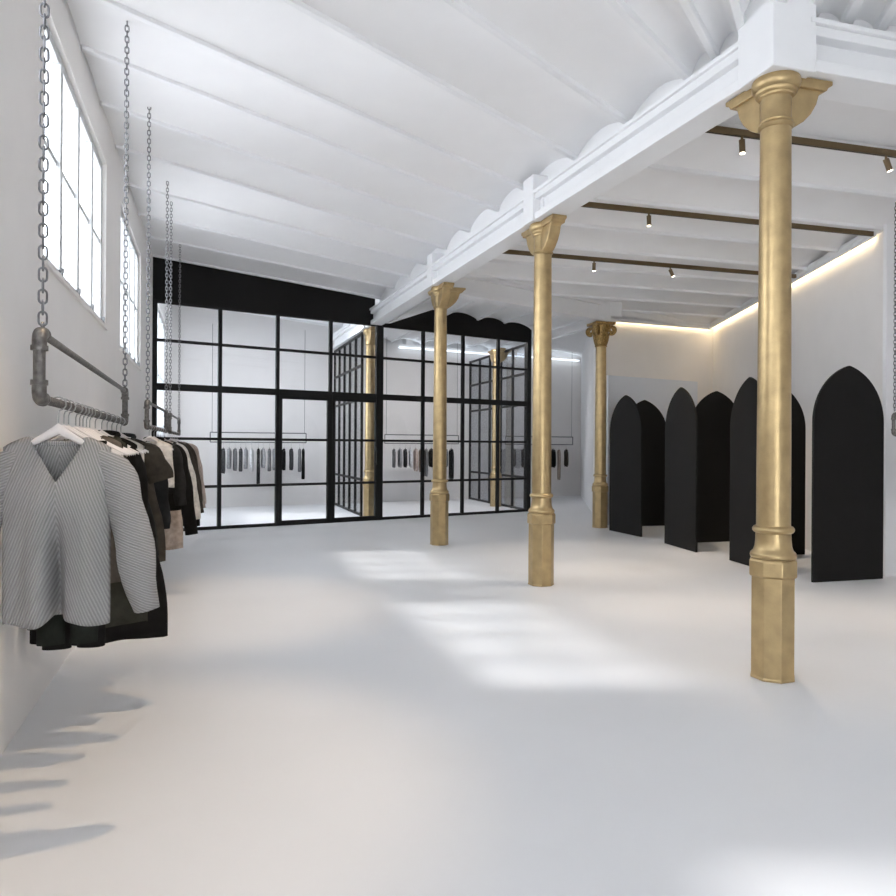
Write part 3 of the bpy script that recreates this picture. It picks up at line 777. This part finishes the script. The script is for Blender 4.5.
# wire rails and garments along the far wall, seen edge-on through the glass
ZF = 1.56
def wire_rail(label, a, b, zc=4.3):
    a = Vector(a); b = Vector(b); L = (b-a).length
    t = thing('wire_rail', label, 'clothes rail', (a.x, a.y, ZF), ang(b-a), 'thin rails along the far wall')
    H = Z_HI-Z_LO
    for n_, pp in (('bottom_bar', [(0, 0, 0), (L, 0, 0)]), ('top_bar', [(0, 0, H), (L, 0, H)]), ('post', [(0, 0, 0), (0, 0, H)]), ('post', [(L, 0, 0), (L, 0, H)])):
        MB().tube(pp, .0125, 8).build(n_, M['thin'], t, True)
    for x in (.04, L-.04): MB().tube([(x, 0, H), (x, 0, zc-ZF)], .005, 6).build('hanging_wire', M['thin'], t, True)
    return t
FA = (Vector((-5.50, 16.65)), Vector((-3.46, 17.55)))
FB = (Vector((-1.63, 18.55)), Vector((.28, 19.55)))
FC = (Vector((1.62, 20.35)), Vector((3.68, 21.25)))
wire_rail('thin black rail on the far wall, seen through the left glass panes', *FA)
wire_rail('thin black rail on the far wall, behind the gold column at the partition', *FB)
wire_rail('thin black rail on the far wall at the right, beyond the glazed corner', *FC)
cn = {'c_black': 'black', 'c_ink': 'near-black', 'c_grey': 'grey', 'c_lgrey': 'light grey', 'c_char': 'charcoal', 'c_white': 'white', 'c_beige': 'beige', 'c_pink': 'pale pink', 'c_brown': 'brown', 'c_taupe': 'taupe'}
ordn = ['first', 'second', 'third', 'fourth', 'fifth', 'sixth', 'seventh', 'eighth', 'ninth', 'tenth', 'eleventh', 'twelfth', 'thirteenth', 'fourteenth', 'fifteenth', 'sixteenth']
far = [
 (FA, 'left', [(.13, 'c_char', -.72), (.19, 'c_lgrey', -.62), (.25, 'c_grey', -.66), (.308, 'c_char', -.68), (.36, 'c_lgrey', -.62), (.42, 'c_white', -.68), (.49, 'c_black', -.98), (.54, 'c_lgrey', -.6), (.605, 'c_grey', -.68), (.66, 'c_lgrey', -.66), (.72, 'c_char', -.66), (.76, 'c_black', -.66), (.84, 'c_char', -.66), (.93, 'c_grey', -.70), (.97, 'c_black', -.88)]),
 (FB, 'middle', [(.12, 'c_grey', -.62), (.20, 'c_lgrey', -.62), (.27, 'c_char', -.62), (.34, 'c_white', -.62), (.41, 'c_pink', -.72), (.48, 'c_beige', -.75), (.55, 'c_grey', -.86), (.62, 'c_black', -.62), (.68, 'c_ink', -.62), (.75, 'c_char', -.66), (.82, 'c_grey', -.62), (.90, 'c_black', -.98)]),
 (FC, 'right', [(.12, 'c_taupe', -.62), (.26, 'c_brown', -.66), (.60, 'c_ink', -.64), (.70, 'c_black', -.66), (.79, 'c_beige', -1.02), (.90, 'c_brown', -.64)]),
]
fm = {}
def far_body(m, zh):
    k = (m, zh)
    if k not in fm:
        o = weld(body_mesh(.17, .17, -.115, zh, .07, .06, .02, .45, .032, 3, .008, None, 12, 8).build('hanging_garment', M[m], None, True, angle=180))
        sl = []
        for sg in (-1, 1):
            sl.append(weld(limb_mesh([(sg*.12, -.18), (sg*.18, -.24), (sg*.195, -.42), (sg*.195, zh*.95)], [.04, .045, .04, .035], [.03, .034, .032, .03], n=10, sub=2).build('sleeve', M[m], o, True, angle=180)))
        fm[k] = (o, sl, False)
    return k
hmb = None
for (a, b), nm, lst in far:
    rz = ang(b-a)-PI/2; grp = 'garments on the far %s rail' % nm
    for i, (f, m, zh) in enumerate(lst):
        k = far_body(m, zh); o, sl, used = fm[k]
        if used:
            o2 = o.copy(); C.objects.link(o2)
            for s_ in sl: s2 = s_.copy(); C.objects.link(s2); s2.parent = o2
            o = o2
        else: fm[k] = (o, sl, True)
        p = a.lerp(b, f); o.location = (p.x, p.y, ZF); o.rotation_euler = (0, 0, rz+{'left': -.13, 'middle': -.30, 'right': -.40}[nm]+random.uniform(-.10, .10))
        tag(o, '%s garment, %s from the left on the far %s rail' % (cn[m], ordn[i], nm), 'garment', grp)
        if hmb is None:
            h = hanger('slim hanger holding a garment on a thin far rail', L3(p, ZF), o.rotation_euler.z, group='hangers on the far rails'); hmb = h
        else:
            h = hmb.copy(); C.objects.link(h); h.location = L3(p, ZF); h.rotation_euler = o.rotation_euler
            for ch in list(hmb.children): c2 = ch.copy(); C.objects.link(c2); c2.parent = h

# ------------------------------------------------------------------ light
w = bpy.data.worlds.new('daylight'); S.world = w; w.use_nodes = True
bg = w.node_tree.nodes['Background']; bg.inputs['Color'].default_value = (.93, .965, 1.0, 1); bg.inputs['Strength'].default_value = 8.0
sun = bpy.data.lights.new('sun', 'SUN'); sun.energy = 4.0; sun.angle = math.radians(4.5); sun.color = (1, .97, .92)
so = bpy.data.objects.new('sun', sun); C.objects.link(so)
so.rotation_euler = Vector((1.03, .06, -1)).to_track_quat('-Z', 'Y').to_euler(); so.location = (-6, 4, 8)
def fill_light(x, y, z, e, rz, col=(.93, .97, 1)):  # unseen area lights added to brighten the glazed room
    li = bpy.data.lights.new('added_fill_light', 'AREA'); li.shape = 'RECTANGLE'; li.size = 1.6; li.size_y = .4; li.energy = e; li.color = col
    o = bpy.data.objects.new('added_fill_light', li); C.objects.link(o); o.location = (x, y, z); o.rotation_euler = (0, 0, rz)
fill_light(-4.2, 13.9, 4.36, 38, ang(gd)); fill_light(-2.6, 14.9, 4.36, 40, ang(gd))
fill_light(.2, 17.0, 4.2, 75, ang(gd), (1, .96, .92))
# unseen spots added by the clothes rails for garment shadows and brightness
def lamp(x, y, z, tx, ty, tz, e, size=60, col=(1, .86, .70), soft=.025):
    li = bpy.data.lights.new('unseen_rail_spot', 'SPOT'); li.energy = e; li.spot_size = math.radians(size); li.spot_blend = .7; li.color = col; li.shadow_soft_size = soft
    o = bpy.data.objects.new('unseen_rail_spot', li); C.objects.link(o); o.location = (x, y, z)
    o.rotation_euler = (Vector((tx, ty, tz))-Vector((x, y, z))).to_track_quat('-Z', 'Y').to_euler(); return o
lamp(-.6, 3.3, 4.35, -1.5, 3.1, 0, 210, 50, (1, .76, .50))
lamp(-1.5, 6.4, 4.4, -2.2, 6.6, 0, 190, 50, (1, .76, .50))

# ------------------------------------------------------------------ camera
cam = bpy.data.cameras.new('camera'); co = bpy.data.objects.new('camera', cam); C.objects.link(co)
cam.sensor_width = 36; cam.lens = 36*720/896; cam.shift_y = -2/896; cam.clip_start = .05
ROLL = .006
co.matrix_world = Matrix.Translation((0, 0, 1.5)) @ Matrix.Rotation(PI/2, 4, 'X') @ Matrix.Rotation(ROLL, 4, 'Z')
S.camera = co
S.view_settings.view_transform = 'Standard'; S.view_settings.look = 'None'; S.view_settings.gamma = 1; S.view_settings.use_curve_mapping = False
S.view_settings.exposure = -0.05
S.cycles.use_denoising = True
S.cycles.max_bounces = 10; S.cycles.diffuse_bounces = 6; S.cycles.transparent_max_bounces = 24
S.cycles.sample_clamp_indirect = 6
